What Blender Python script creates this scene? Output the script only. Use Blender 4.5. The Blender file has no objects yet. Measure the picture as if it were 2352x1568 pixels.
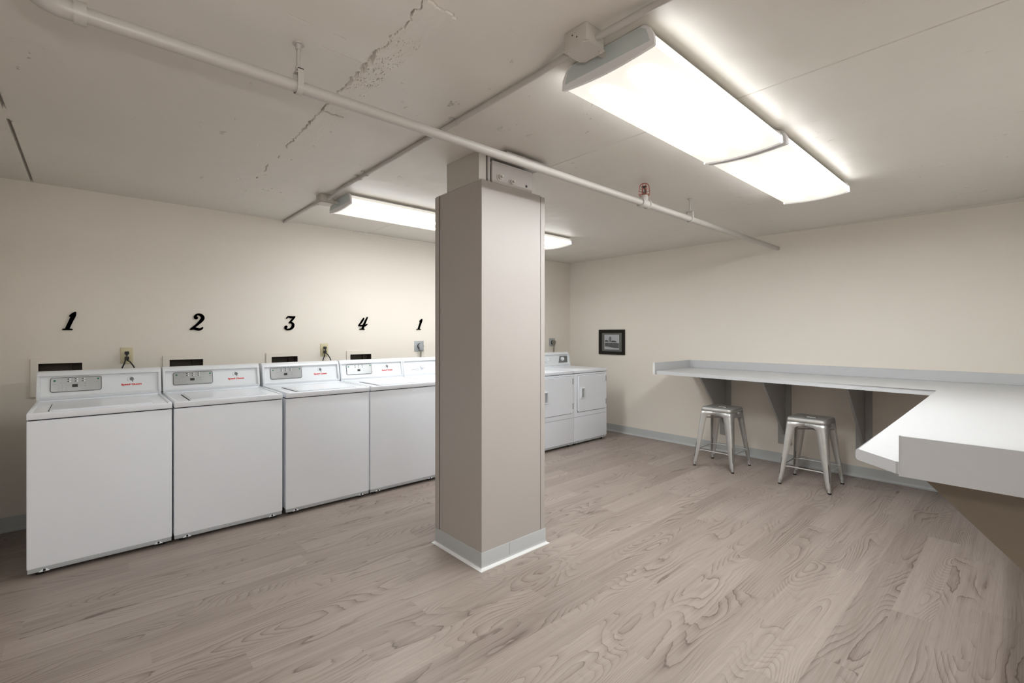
import bpy, bmesh, math, random
import numpy as np
from mathutils import Vector, Matrix

scene = bpy.context.scene
COL = scene.collection
PI = math.pi
random.seed(7)

# ------------------------------------------------------------------ camera, world, exposure
cam_data = bpy.data.cameras.new('camera')
cam = bpy.data.objects.new('camera', cam_data)
COL.objects.link(cam)
cam.location = (0.0, 0.0, 1.34)
cam.rotation_euler = (PI / 2, 0, math.radians(48.0 - 90.0))
cam_data.sensor_width = 36.0
cam_data.lens = 1075.0 / 2352.0 * 36.0
cam_data.shift_y = -17.0 / 2352.0
cam_data.clip_start = 0.02
scene.camera = cam

world = bpy.data.worlds.new('world')
scene.world = world
world.use_nodes = True
world.node_tree.nodes['Background'].inputs[0].default_value = (0.9, 0.93, 1.0, 1)
world.node_tree.nodes['Background'].inputs[1].default_value = 0.02

vs = scene.view_settings
vs.view_transform = 'Standard'
vs.look = 'None'
vs.gamma = 1.0
vs.use_curve_mapping = False
vs.exposure = 0.12

# the photographer's flash, bounced off the ceiling (it throws the pipe's shadow on the ceiling)
fl = bpy.data.lights.new('camera_flash', 'SPOT')
fl.energy = 95.0
fl.color = (1.0, 0.985, 0.96)
fl.spot_size = math.radians(112); fl.spot_blend = 1.0
fl.shadow_soft_size = 0.035
flo = bpy.data.objects.new('camera_flash', fl); COL.objects.link(flo)
flo.location = (0.05, -0.02, 1.56)
flo.rotation_euler = Vector((0.05, 0.75, 0.66)).to_track_quat('-Z', 'Y').to_euler()

G = dict(A=1.04, Bk=0.60, C=0.50, D=1.12, F=0.34)   # brightness of the tubes: near pair, far pair, added fill lights left and behind
fl.energy *= G['F']
LAMP_PEAK = 104.0      # radiance of the lens right under a tube
TUBE = (0.955, 0.985, 1.0)
LAMP_BASE = 0.88       # radiance of the lens away from the tubes
LAMP_SIDE = 7.5      # radiance of the upright sides of the lens

XR, YB, ZC = 5.36, 4.65, 2.395
XL, YF, YR = -2.6, -0.38, -3.2

# ------------------------------------------------------------------ materials
MATS = {}
def new_mat(name):
    m = bpy.data.materials.new(name)
    m.use_nodes = True
    MATS[name] = m
    return m, m.node_tree, m.node_tree.nodes['Principled BSDF']

def node(nt, typ, **kw):
    n = nt.nodes.new(typ)
    for k, v in kw.items():
        if k.startswith('i_'):
            n.inputs[int(k[2:])].default_value = v
        else:
            setattr(n, k, v)
    return n

def mat(name, col, rough=0.5, metal=0.0, var=0.04, vscale=6.0, bump=0.0, bscale=200.0, spec=0.5, coat=0.0):
    m, nt, p = new_mat(name)
    p.inputs['Roughness'].default_value = rough
    p.inputs['Metallic'].default_value = metal
    p.inputs['Specular IOR Level'].default_value = spec
    p.inputs['Coat Weight'].default_value = coat
    tc = node(nt, 'ShaderNodeTexCoord')
    nz = node(nt, 'ShaderNodeTexNoise')
    nz.inputs['Scale'].default_value = vscale
    nz.inputs['Detail'].default_value = 4
    nt.links.new(tc.outputs['Object'], nz.inputs['Vector'])
    mx = node(nt, 'ShaderNodeMix', data_type='RGBA')
    mx.inputs[6].default_value = [c * (1 - var) for c in col] + [1]
    mx.inputs[7].default_value = [min(1, c * (1 + var)) for c in col] + [1]
    nt.links.new(nz.outputs[0], mx.inputs[0])
    nt.links.new(mx.outputs[2], p.inputs['Base Color'])
    if bump > 0:
        n2 = node(nt, 'ShaderNodeTexNoise')
        n2.inputs['Scale'].default_value = bscale
        n2.inputs['Detail'].default_value = 3
        nt.links.new(tc.outputs['Object'], n2.inputs['Vector'])
        b = node(nt, 'ShaderNodeBump')
        b.inputs['Strength'].default_value = bump
        b.inputs['Distance'].default_value = 0.002
        nt.links.new(n2.outputs[0], b.inputs['Height'])
        nt.links.new(b.outputs[0], p.inputs['Normal'])
    return m

WALL = mat('wall_paint', (0.790, 0.738, 0.662), 0.62, var=0.02, vscale=1.2, bump=0.25, bscale=160, spec=0.3)
COLM = mat('column_paint', (0.440, 0.405, 0.378), 0.42, var=0.02, vscale=2, bump=0.08, bscale=120)
COLG = mat('column_seam_dark', (0.03, 0.025, 0.02), 0.8)
PIPEM = mat('painted_pipe', (0.485, 0.457, 0.425), 0.40, var=0.03, vscale=12)
BOXM = mat('painted_box', (0.52, 0.485, 0.44), 0.45, var=0.03, vscale=12)
WHITE = mat('white_enamel', (0.85, 0.885, 0.94), 0.24, var=0.01, spec=0.5)
WHITEP = mat('white_plastic', (0.76, 0.785, 0.81), 0.3, var=0.01)
SKIRT = mat('grey_skirt', (0.42, 0.44, 0.46), 0.35)
DARK = mat('dark_gap', (0.02, 0.02, 0.022), 0.7)
BLACK = mat('black_rubber', (0.012, 0.012, 0.012), 0.5)
NUMM = mat('black_iron_number', (0.016, 0.018, 0.016), 0.45, var=0.3, vscale=40)
PRIM = mat('panel_rim_grey', (0.12, 0.125, 0.125), 0.4)
SILVER = mat('silver_panel', (0.36, 0.37, 0.37), 0.28, metal=0.85, var=0.03)
GREEN = mat('green_button', (0.01, 0.16, 0.08), 0.4)
RED = mat('red_print', (0.60, 0.03, 0.02), 0.5)
GREYP = mat('grey_print', (0.15, 0.16, 0.17), 0.5)
LGREYP = mat('light_grey_print', (0.42, 0.43, 0.46), 0.5)
IVORY = mat('ivory_plate', (0.62, 0.56, 0.36), 0.35, var=0.02)
GPLATE = mat('grey_steel_plate', (0.42, 0.44, 0.46), 0.35, metal=0.3)
CORDG = mat('grey_cord', (0.22, 0.21, 0.18), 0.5)
CAPM = mat('lamp_cap_grey', (0.62, 0.68, 0.67), 0.5, var=0.02)
CAPW = mat('lamp_rim_white', (0.88, 0.87, 0.88), 0.35, var=0.01)
HOUS = mat('lamp_housing', (0.75, 0.74, 0.72), 0.4, var=0.01)
LAM = mat('counter_laminate', (0.56, 0.57, 0.585), 0.30, var=0.02, vscale=30)
LAMS = mat('laminate_edge_white_lit_toe', (0.75, 0.75, 0.74), 0.35, var=0.01)
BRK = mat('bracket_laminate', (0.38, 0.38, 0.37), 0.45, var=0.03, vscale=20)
BRK_SHADE = mat('bracket_shade', (0.215, 0.175, 0.135), 0.5, var=0.03, vscale=20)  # bracket laminate with the shade under the counter put into its colour
BASEM = mat('vinyl_base_grey', (0.46, 0.475, 0.475), 0.4, var=0.02)
STEEL = mat('galvanised_steel', (0.60, 0.60, 0.58), 0.42, metal=0.75, var=0.10, vscale=14)
STEELD = mat('galvanised_slot', (0.14, 0.13, 0.12), 0.5, metal=0.5)
RUBBER = mat('foot_rubber', (0.015, 0.013, 0.012), 0.6)
GUARD = mat('red_wire', (0.42, 0.10, 0.07), 0.4, var=0.05)
BRASS = mat('dark_bronze', (0.07, 0.055, 0.045), 0.4, metal=0.6)
FRAME = mat('dark_frame', (0.014, 0.012, 0.009), 0.55, var=0.2, vscale=30, spec=0.2)
MATB = mat('grey_mat_board', (0.075, 0.08, 0.07), 0.6)
PSKY = mat('print_sky', (0.52, 0.54, 0.57), 0.5)
PEDGE = mat('print_margin', (0.72, 0.73, 0.74), 0.5)
PDARK = mat('print_dark', (0.035, 0.04, 0.05), 0.5)
PMID = mat('print_mid', (0.15, 0.16, 0.18), 0.5, var=0.5, vscale=60)
PLITE = mat('print_light', (0.50, 0.53, 0.56), 0.5)
RECESS = mat('recess_plastic', (0.065, 0.05, 0.038), 0.7)

# picture glass
GLASS, nt, p = new_mat('picture_glass')
nt.nodes.remove(p)
out = [n for n in nt.nodes if n.type == 'OUTPUT_MATERIAL'][0]
tr = node(nt, 'ShaderNodeBsdfTransparent'); gl = node(nt, 'ShaderNodeBsdfGlossy'); gl.inputs['Roughness'].default_value = 0.02
fr_ = node(nt, 'ShaderNodeFresnel'); fr_.inputs['IOR'].default_value = 1.45
mx = node(nt, 'ShaderNodeMixShader')
nt.links.new(fr_.outputs[0], mx.inputs[0]); nt.links.new(tr.outputs[0], mx.inputs[1]); nt.links.new(gl.outputs[0], mx.inputs[2])
nt.links.new(mx.outputs[0], out.inputs[0])

# lamp lens (prismatic acrylic lit by two tubes)
def lens_material(side):
    m, nt, p = new_mat('lens_side' if side else 'lens_face')
    p.inputs['Base Color'].default_value = (0.8, 0.8, 0.76, 1)
    p.inputs['Roughness'].default_value = 0.3
    p.inputs['Emission Color'].default_value = (1.0, 0.975, 0.935, 1)
    if side:
        oi = node(nt, 'ShaderNodeObjectInfo'); so_ = node(nt, 'ShaderNodeSeparateColor'); nt.links.new(oi.outputs['Color'], so_.inputs[0])
        ml = node(nt, 'ShaderNodeMath', operation='MULTIPLY'); ml.inputs[1].default_value = LAMP_SIDE; nt.links.new(so_.outputs[0], ml.inputs[0])
        nt.links.new(ml.outputs[0], p.inputs['Emission Strength'])
        p.inputs['Emission Color'].default_value = (*TUBE, 1)
        m.cycles.emission_sampling = 'FRONT'
        return m
    tc = node(nt, 'ShaderNodeTexCoord')
    sp = node(nt, 'ShaderNodeSeparateXYZ')
    nt.links.new(tc.outputs['Object'], sp.inputs[0])
    def M(op, a, b=None, c=None):
        n = node(nt, 'ShaderNodeMath', operation=op)
        for i, v in enumerate((a, b, c)):
            if v is None: continue
            if isinstance(v, (int, float)): n.inputs[i].default_value = v
            else: nt.links.new(v, n.inputs[i])
        return n.outputs[0]
    ay = M('ABSOLUTE', sp.outputs[1])
    t = M('DIVIDE', M('SUBTRACT', ay, 0.088), 0.026)
    g = M('EXPONENT', M('MULTIPLY', M('MULTIPLY', t, t), -1.0))
    # the tubes stop a little short of both ends
    e1 = node(nt, 'ShaderNodeMapRange', interpolation_type='SMOOTHSTEP')
    e1.inputs[1].default_value = 0.03; e1.inputs[2].default_value = 0.26
    nt.links.new(M('MINIMUM', sp.outputs[0], M('SUBTRACT', 1.22, sp.outputs[0])), e1.inputs[0])
    rib = M('MULTIPLY_ADD', M('SINE', M('MULTIPLY', sp.outputs[1], 2 * PI / 0.0075)), 0.05, 0.95)
    fl = M('MULTIPLY_ADD', e1.outputs[0], 0.2, 0.72)
    base = M('MULTIPLY', M('MULTIPLY', rib, fl), LAMP_BASE)
    oi = node(nt, 'ShaderNodeObjectInfo'); so_ = node(nt, 'ShaderNodeSeparateColor'); nt.links.new(oi.outputs['Color'], so_.inputs[0])
    pk = M('MULTIPLY', M('MULTIPLY', M('MULTIPLY', g, so_.outputs[0]), M('POWER', e1.outputs[0], 2.0)), LAMP_PEAK)
    def VS(col, fac):
        n = node(nt, 'ShaderNodeVectorMath', operation='SCALE'); n.inputs[0].default_value = col
        nt.links.new(fac, n.inputs[3]); return n.outputs[0]
    va = node(nt, 'ShaderNodeVectorMath', operation='ADD')
    nt.links.new(VS((1.0, 0.955, 0.86), base), va.inputs[0]); nt.links.new(VS(TUBE, pk), va.inputs[1])
    nt.links.new(va.outputs[0], p.inputs['Emission Color']); p.inputs['Emission Strength'].default_value = 1.0
    b = node(nt, 'ShaderNodeBump'); b.inputs['Strength'].default_value = 0.3; b.inputs['Distance'].default_value = 0.001
    nt.links.new(rib, b.inputs['Height']); nt.links.new(b.outputs[0], p.inputs['Normal'])
    m.cycles.emission_sampling = 'FRONT'
    return m
LENSF = lens_material(False)
LENSS = lens_material(True)
LENSD, nt, p = new_mat('lens_shoulder')
p.inputs['Base Color'].default_value = (0.8, 0.8, 0.76, 1)
p.inputs['Emission Color'].default_value = (1.0, 0.95, 0.85, 1)
p.inputs['Emission Strength'].default_value = 0.45

# ceiling paint: painted board-marked concrete with small chips
CEIL, nt, p = new_mat('ceiling_paint')
p.inputs['Roughness'].default_value = 0.42
p.inputs['Specular IOR Level'].default_value = 0.5
tc = node(nt, 'ShaderNodeTexCoord')
n1 = node(nt, 'ShaderNodeTexNoise'); n1.inputs['Scale'].default_value = 0.8; n1.inputs['Detail'].default_value = 5
nt.links.new(tc.outputs['Object'], n1.inputs['Vector'])
mx = node(nt, 'ShaderNodeMix', data_type='RGBA')
mx.inputs[6].default_value = (0.670, 0.630, 0.572, 1); mx.inputs[7].default_value = (0.720, 0.676, 0.616, 1)
nt.links.new(n1.outputs[0], mx.inputs[0]); nt.links.new(mx.outputs[2], p.inputs['Base Color'])
mp = node(nt, 'ShaderNodeMapping'); mp.inputs['Scale'].default_value = (1.0, 0.55, 1.0)
nt.links.new(tc.outputs['Object'], mp.inputs[0])
n2 = node(nt, 'ShaderNodeTexNoise'); n2.inputs['Scale'].default_value = 26; n2.inputs['Detail'].default_value = 6; n2.inputs['Roughness'].default_value = 0.65
nt.links.new(mp.outputs[0], n2.inputs['Vector'])
n3 = node(nt, 'ShaderNodeTexNoise'); n3.inputs['Scale'].default_value = 2.3; n3.inputs['Detail'].default_value = 2
nt.links.new(tc.outputs['Object'], n3.inputs['Vector'])
r2 = node(nt, 'ShaderNodeMapRange'); r2.inputs[1].default_value = 0.65; r2.inputs[2].default_value = 0.70
nt.links.new(n2.outputs[0], r2.inputs[0])
r3 = node(nt, 'ShaderNodeMapRange'); r3.inputs[1].default_value = 0.52; r3.inputs[2].default_value = 0.62
nt.links.new(n3.outputs[0], r3.inputs[0])
mm = node(nt, 'ShaderNodeMath', operation='MULTIPLY'); nt.links.new(r2.outputs[0], mm.inputs[0]); nt.links.new(r3.outputs[0], mm.inputs[1])
ms = node(nt, 'ShaderNodeTexNoise'); ms.inputs['Scale'].default_value = 1.6; ms.inputs['Detail'].default_value = 3
nt.links.new(tc.outputs['Object'], ms.inputs['Vector'])
ma = node(nt, 'ShaderNodeMath', operation='MULTIPLY_ADD'); ma.inputs[1].default_value = 6.0
nt.links.new(ms.outputs[0], ma.inputs[0]); nt.links.new(mm.outputs[0], ma.inputs[2])
b = node(nt, 'ShaderNodeBump'); b.inputs['Strength'].default_value = 0.9; b.inputs['Distance'].default_value = 0.006
nt.links.new(ma.outputs[0], b.inputs['Height']); nt.links.new(b.outputs[0], p.inputs['Normal'])

# floor planks: per-plank random value in the 'plank' attribute
FLOOR, nt, p = new_mat('wood_plank_floor')
p.inputs['Roughness'].default_value = 0.40
p.inputs['Specular IOR Level'].default_value = 0.45
def FM(op, a, b=None, c=None):
    n = node(nt, 'ShaderNodeMath', operation=op)
    for i, v in enumerate((a, b, c)):
        if v is None: continue
        if isinstance(v, (int, float)): n.inputs[i].default_value = v
        else: nt.links.new(v, n.inputs[i])
    return n.outputs[0]
at = node(nt, 'ShaderNodeAttribute', attribute_name='plank')
pr = at.outputs['Fac']
tc = node(nt, 'ShaderNodeTexCoord')
sp = node(nt, 'ShaderNodeSeparateXYZ'); nt.links.new(tc.outputs['Object'], sp.inputs[0])
def coords(sx, sy, k1, k2):
    c = node(nt, 'ShaderNodeCombineXYZ')
    nt.links.new(FM('ADD', FM('MULTIPLY', sp.outputs[0], sx), FM('MULTIPLY', pr, k1)), c.inputs[0])
    nt.links.new(FM('ADD', FM('MULTIPLY', sp.outputs[1], sy), FM('MULTIPLY', pr, k2)), c.inputs[1])
    return c.outputs[0]
def noise(vec, scale, detail=3, rough=0.5, dist=0.0):
    n = node(nt, 'ShaderNodeTexNoise')
    n.inputs['Scale'].default_value = scale; n.inputs['Detail'].default_value = detail
    n.inputs['Roughness'].default_value = rough; n.inputs['Distortion'].default_value = dist
    nt.links.new(vec, n.inputs['Vector']); return n.outputs[0]
cath = noise(coords(1.6, 6.4, 57.3, 31.7), 1.0, 0.0, 0.4, 0.15)
wob = noise(coords(7.0, 30.0, 11.0, 3.0), 1.0, 2, 0.5)
pr2 = FM('FRACT', FM('MULTIPLY', pr, 13.13)); pr3 = FM('FRACT', FM('MULTIPLY', pr, 37.7))
K = FM('MULTIPLY_ADD', FM('POWER', pr2, 1.5), 15.0, 9.0)
ph = FM('ADD', FM('MULTIPLY', cath, K), FM('MULTIPLY', wob, 0.7))
ph = FM('ADD', ph, FM('MULTIPLY', sp.outputs[1], FM('MULTIPLY_ADD', pr3, 60.0, 0.0)))
fr = FM('FRACT', ph)
# each growth ring: slow darkening, thin dark line, then a light start
r_ = node(nt, 'ShaderNodeMapRange', interpolation_type='SMOOTHSTEP'); r_.inputs[1].default_value = 0.35; r_.inputs[2].default_value = 0.93
nt.links.new(fr, r_.inputs[0])
l_ = node(nt, 'ShaderNodeMapRange'); l_.inputs[1].default_value = 0.93; l_.inputs[2].default_value = 1.0
nt.links.new(fr, l_.inputs[0])
ring = FM('SUBTRACT', r_.outputs[0], l_.outputs[0])
t_ = node(nt, 'ShaderNodeMapRange'); t_.inputs[1].default_value = 0.86; t_.inputs[2].default_value = 0.94
nt.links.new(fr, t_.inputs[0])
ring = FM('ADD', FM('MULTIPLY', ring, 0.45), FM('MULTIPLY', FM('SUBTRACT', t_.outputs[0], l_.outputs[0]), 0.75))
amp = node(nt, 'ShaderNodeMapRange', interpolation_type='SMOOTHSTEP'); amp.inputs[1].default_value = 0.38; amp.inputs[2].default_value = 0.60; amp.inputs[3].default_value = 0.15
nt.links.new(noise(coords(1.6, 6.0, 91.0, 17.0), 1.0, 1), amp.inputs[0])
ringa = FM('MULTIPLY', ring, amp.outputs[0])
fine = noise(coords(2.2, 190.0, 23.0, 77.0), 1.0, 4, 0.65)
fine2 = noise(coords(1.1, 34.0, 5.0, 41.0), 1.0, 5, 0.65, 0.6)
v = FM('ADD', FM('MULTIPLY', ringa, -0.29), FM('MULTIPLY', fine, 0.34))
v = FM('ADD', v, FM('MULTIPLY', fine2, 0.42))
v = FM('ADD', v, FM('MULTIPLY', pr, 0.15))
v = FM('ADD', v, 0.03)
cr = node(nt, 'ShaderNodeValToRGB')
cr.color_ramp.elements[0].position = 0.12; cr.color_ramp.elements[0].color = (0.120, 0.088, 0.072, 1)
cr.color_ramp.elements[1].position = 0.80; cr.color_ramp.elements[1].color = (0.440, 0.372, 0.328, 1)
e = cr.color_ramp.elements.new(0.45); e.color = (0.288, 0.236, 0.205, 1)
nt.links.new(v, cr.inputs[0]); nt.links.new(cr.outputs[0], p.inputs['Base Color'])
b = node(nt, 'ShaderNodeBump'); b.inputs['Strength'].default_value = 0.15; b.inputs['Distance'].default_value = 0.001
nt.links.new(fine, b.inputs['Height']); nt.links.new(b.outputs[0], p.inputs['Normal'])
rr = FM('MULTIPLY_ADD', fine2, 0.2, 0.32); nt.links.new(rr, p.inputs['Roughness'])

# ------------------------------------------------------------------ mesh helpers
def xf(bm, verts, M):
    bmesh.ops.transform(bm, matrix=M, verts=verts)

def add_box(bm, x0, x1, y0, y1, z0, z1, bev=0.0, seg=2, mi=0, M=None):
    r = bmesh.ops.create_cube(bm, size=1.0)
    vs_ = r['verts']
    bmesh.ops.scale(bm, vec=(x1 - x0, y1 - y0, z1 - z0), verts=vs_)
    bmesh.ops.translate(bm, vec=((x0 + x1) / 2, (y0 + y1) / 2, (z0 + z1) / 2), verts=vs_)
    if bev > 0:
        es = list({e for v in vs_ for e in v.link_edges})
        r = bmesh.ops.bevel(bm, geom=es, offset=bev, segments=seg, affect='EDGES', profile=0.5, clamp_overlap=True)
        vs_ = list({v for f in r['faces'] for v in f.verts} | {v for v in vs_ if v.is_valid})
    fs = {f for v in vs_ for f in v.link_faces}
    for f in fs: f.material_index = mi
    if M is not None: xf(bm, vs_, M)
    return vs_

def add_prism(bm, poly, axis, a0, a1, mi=0, M=None):
    """polygon in the two other axes (in xyz order) pushed along axis."""
    def pt(u, v, a):
        return {'x': (a, u, v), 'y': (u, a, v), 'z': (u, v, a)}[axis]
    A = [bm.verts.new(pt(u, v, a0)) for u, v in poly]
    B = [bm.verts.new(pt(u, v, a1)) for u, v in poly]
    n = len(poly); fs = []
    fs.append(bm.faces.new(A)); fs.append(bm.faces.new(B[::-1]))
    for i in range(n):
        fs.append(bm.faces.new((A[i], B[i], B[(i + 1) % n], A[(i + 1) % n])))
    for f in fs: f.material_index = mi
    if M is not None: xf(bm, A + B, M)
    return A + B

def rrect(u0, u1, v0, v1, r, n=5):
    pts = []
    for cx, cy, a in ((u1 - r, v0 + r, -90), (u1 - r, v1 - r, 0), (u0 + r, v1 - r, 90), (u0 + r, v0 + r, 180)):
        for k in range(n + 1):
            t = math.radians(a + 90 * k / n)
            pts.append((cx + r * math.cos(t), cy + r * math.sin(t)))
    return pts

def circ(cx, cy, r, n=20, sx=1.0):
    return [(cx + r * sx * math.cos(2 * PI * k / n), cy + r * math.sin(2 * PI * k / n)) for k in range(n)]

def add_tube(bm, path, r, n=14, mi=0, caps=True):
    path = [Vector(p) for p in path]
    rad = r if isinstance(r, (list, tuple)) else [r] * len(path)
    rings = []; prev = None
    for i, p_ in enumerate(path):
        if i == 0: t = path[1] - path[0]
        elif i == len(path) - 1: t = path[-1] - path[-2]
        else: t = (path[i + 1] - p_).normalized() + (p_ - path[i - 1]).normalized()
        t.normalize()
        if prev is None:
            up = Vector((0, 0, 1)) if abs(t.z) < 0.9 else Vector((1, 0, 0))
            a = t.cross(up).normalized()
        else:
            a = (prev - t * prev.dot(t)).normalized()
        prev = a; b_ = t.cross(a)
        rings.append([bm.verts.new(p_ + (a * math.cos(2 * PI * k / n) + b_ * math.sin(2 * PI * k / n)) * rad[i]) for k in range(n)])
    for i in range(len(rings) - 1):
        for k in range(n):
            f = bm.faces.new((rings[i][k], rings[i][(k + 1) % n], rings[i + 1][(k + 1) % n], rings[i + 1][k])); f.material_index = mi
    if caps:
        f = bm.faces.new(rings[0][::-1]); f.material_index = mi
        f = bm.faces.new(rings[-1]); f.material_index = mi

def smooth_path(pts, n=6):
    P = [Vector(p_) for p_ in pts]; out = []
    for i in range(len(P) - 1):
        p0 = P[max(i - 1, 0)]; p1 = P[i]; p2 = P[i + 1]; p3 = P[min(i + 2, len(P) - 1)]
        for k in range(n):
            t = k / n
            out.append(0.5 * ((2 * p1) + (p2 - p0) * t + (2 * p0 - 5 * p1 + 4 * p2 - p3) * t * t + (3 * p1 - p0 - 3 * p2 + p3) * t ** 3))
    out.append(P[-1]); return out

def build(name, bm, mats, parent=None, loc=None, smooth=True):
    bmesh.ops.recalc_face_normals(bm, faces=bm.faces)
    me = bpy.data.meshes.new(name)
    bm.to_mesh(me); bm.free()
    for m_ in (mats if isinstance(mats, (list, tuple)) else [mats]): me.materials.append(m_)
    if smooth:
        me.polygons.foreach_set('use_smooth', [True] * len(me.polygons))
        me.set_sharp_from_angle(angle=math.radians(35))
    o = bpy.data.objects.new(name, me)
    COL.objects.link(o)
    if loc: o.location = loc
    if parent: o.parent = parent
    return o

def thing(name, label, cat, loc=(0, 0, 0), rotz=0.0, group=None):
    o = bpy.data.objects.new(name, None)
    o.empty_display_size = 0.05
    COL.objects.link(o)
    o.location = loc; o.rotation_euler = (0, 0, rotz)
    tag(o, label, cat, group)
    return o

def tag(o, label, cat, group=None):
    o['label'] = label; o['category'] = cat
    if group: o['group'] = group
    return o

def struct(name, bm, m, smooth=False):
    o = build(name, bm, m, smooth=smooth); o['kind'] = 'structure'; return o

def copy_tree(o, parent=None):
    c = o.copy(); COL.objects.link(c)
    if parent: c.parent = parent
    for ch in list(o.children): copy_tree(ch, c)
    return c

def text_mesh(bm, body, size, M, mi=0, extrude=0.0004, offset=0.0, shear=0.0, sx=1.0):
    cu = bpy.data.curves.new('txt', 'FONT')
    cu.body = body; cu.size = size; cu.align_x = 'CENTER'; cu.extrude = extrude; cu.offset = offset; cu.shear = shear
    ob = bpy.data.objects.new('txt', cu)
    COL.objects.link(ob)
    bpy.context.view_layer.update()
    me = bpy.data.meshes.new_from_object(ob)
    n0 = len(bm.verts); f0 = len(bm.faces)
    bm.from_mesh(me)
    bm.verts.ensure_lookup_table(); bm.faces.ensure_lookup_table()
    vs_ = bm.verts[n0:]
    for f in bm.faces[f0:]: f.material_index = mi
    xf(bm, vs_, M @ Matrix.Diagonal((sx, 1, 1, 1)))
    bpy.data.objects.remove(ob); bpy.data.meshes.remove(me); bpy.data.curves.remove(cu)

B = bmesh.new

# ------------------------------------------------------------------ floor
w = 0.148; oy = 0.012; L = 1.225
joint = {4: 3.192, 3: 3.48, 9: 2.265, 14: 0.485, 12: 0.86, 13: 1.198, 18: 0.38, 5: 2.35, 6: 3.75, 2: 2.9, 7: 2.93, 8: 1.74}
verts, faces, pid = [], [], []
r = math.floor((YR - oy) / w) - 1
while oy + r * w < YB + 0.2:
    y0 = oy + r * w; y1 = y0 + w
    random.seed(r * 13 + 5)
    j = joint.get(r, random.random() * L)
    x = j - math.ceil((j - XL) / L + 1) * L
    while x < XR + 0.1:
        n = len(verts)
        verts += [(x, y0, 0), (x + L, y0, 0), (x + L, y1, 0), (x, y1, 0)]
        faces.append((n, n + 1, n + 2, n + 3)); pid.append(random.random())
        x += L
    r += 1
n = len(verts)
x0, x1, y0, y1 = XL - 1.4, XR + 1.3, YR - 0.4, YB + 0.3
verts += [(x0, y0, -0.004), (x1, y0, -0.004), (x1, y1, -0.004), (x0, y1, -0.004), (x0, y0, -0.1), (x1, y0, -0.1), (x1, y1, -0.1), (x0, y1, -0.1)]
faces += [(n, n+1, n+2, n+3), (n+4, n+7, n+6, n+5), (n, n+4, n+5, n+1), (n+1, n+5, n+6, n+2), (n+2, n+6, n+7, n+3), (n+3, n+7, n+4, n)]
pid += [0.5] * 6
me = bpy.data.meshes.new('floor'); me.from_pydata(verts, [], faces)
att = me.attributes.new('plank', 'FLOAT', 'FACE'); att.data.foreach_set('value', pid)
me.materials.append(FLOOR)
o = bpy.data.objects.new('floor', me); COL.objects.link(o); o['kind'] = 'structure'

# ------------------------------------------------------------------ ceiling with the rough crack, joints and slit
rng = np.random.default_rng(3)
xs = list(np.concatenate([np.arange(0.44, 0.76, 0.006), np.arange(0.76, 0.93, 0.0022), np.arange(0.93, 0.98, 0.006)])) + [XL - 0.1, -1.6, -0.9] + [-0.312, -0.308, -0.3045, -0.300, -0.2965, -0.293] + [0.0, 0.2] + \
     [1.3, 1.7, 2.0, 2.150, 2.1535, 2.156, 2.160] + [2.6, 3.1, 3.6, 4.1, 4.6, 5.1, XR + 0.1]
ys = list(np.concatenate([np.arange(1.16, 3.0, 0.0045), np.arange(3.0, 4.42, 0.009)])) + list(np.arange(1.635, 1.655, 0.002)) + list(np.arange(1.74, 1.752, 0.002)) + [YR - 0.1, -2.0, -1.0, YF - 0.1, 0.0, 0.3, 0.6, 0.9, 1.1, 4.5, 4.6, YB + 0.1]
xs = np.unique(np.round(xs, 5)); ys = np.unique(np.round(ys, 5))
X, Y = np.meshgrid(xs, ys)
H = np.zeros_like(X)
def vnoise(x, seed, amp=1.0):
    g = np.random.default_rng(seed).random(4000)
    xi = np.floor(x).astype(int); f = x - xi; f = f * f * (3 - 2 * f)
    return (g[xi % 4000] * (1 - f) + g[(xi + 1) % 4000] * f - 0.5) * 2 * amp
def vn2(x, y, seed):
    g = np.random.default_rng(seed).random((512, 512))
    xi = np.floor(x).astype(int); yi = np.floor(y).astype(int); fx = x - xi; fy = y - yi
    fx = fx * fx * (3 - 2 * fx); fy = fy * fy * (3 - 2 * fy)
    a = g[xi % 512, yi % 512]; b_ = g[(xi + 1) % 512, yi % 512]; c = g[xi % 512, (yi + 1) % 512]; d = g[(xi + 1) % 512, (yi + 1) % 512]
    return (a * (1 - fx) + b_ * fx) * (1 - fy) + (c * (1 - fx) + d * fx) * fy
# main ragged crack
xc = 0.790 + 0.021 * (Y - 1.3) + vnoise(Y * 40, 1, 0.008) + vnoise(Y * 120, 2, 0.004) + vnoise(Y * 9, 4, 0.005)
wd = 0.0026 + 0.004 * np.clip(vnoise(Y * 22, 5), 0, 1) + 0.024 * np.clip(vnoise(Y * 13, 9) - 0.62, 0, 1) * (Y < 2.0)
on = np.where(Y < 2.75, 1.0, np.clip(vnoise(Y * 16, 6) * 1.6 - 0.2, 0, 1) * np.clip((4.1 - Y) / 1.2, 0, 1)) * (Y > 1.285)
on = on * np.clip(1.2 + vnoise(Y * 11, 14), 0, 1)
prof = np.clip(1 - np.abs(X - xc) / (wd + 1e-6), 0, 1)
H += 0.022 * on * np.minimum(prof * 1.6, 1) * (0.5 + 0.5 * np.clip(vnoise(Y * 30, 17) + 0.6, 0, 1))
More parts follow.
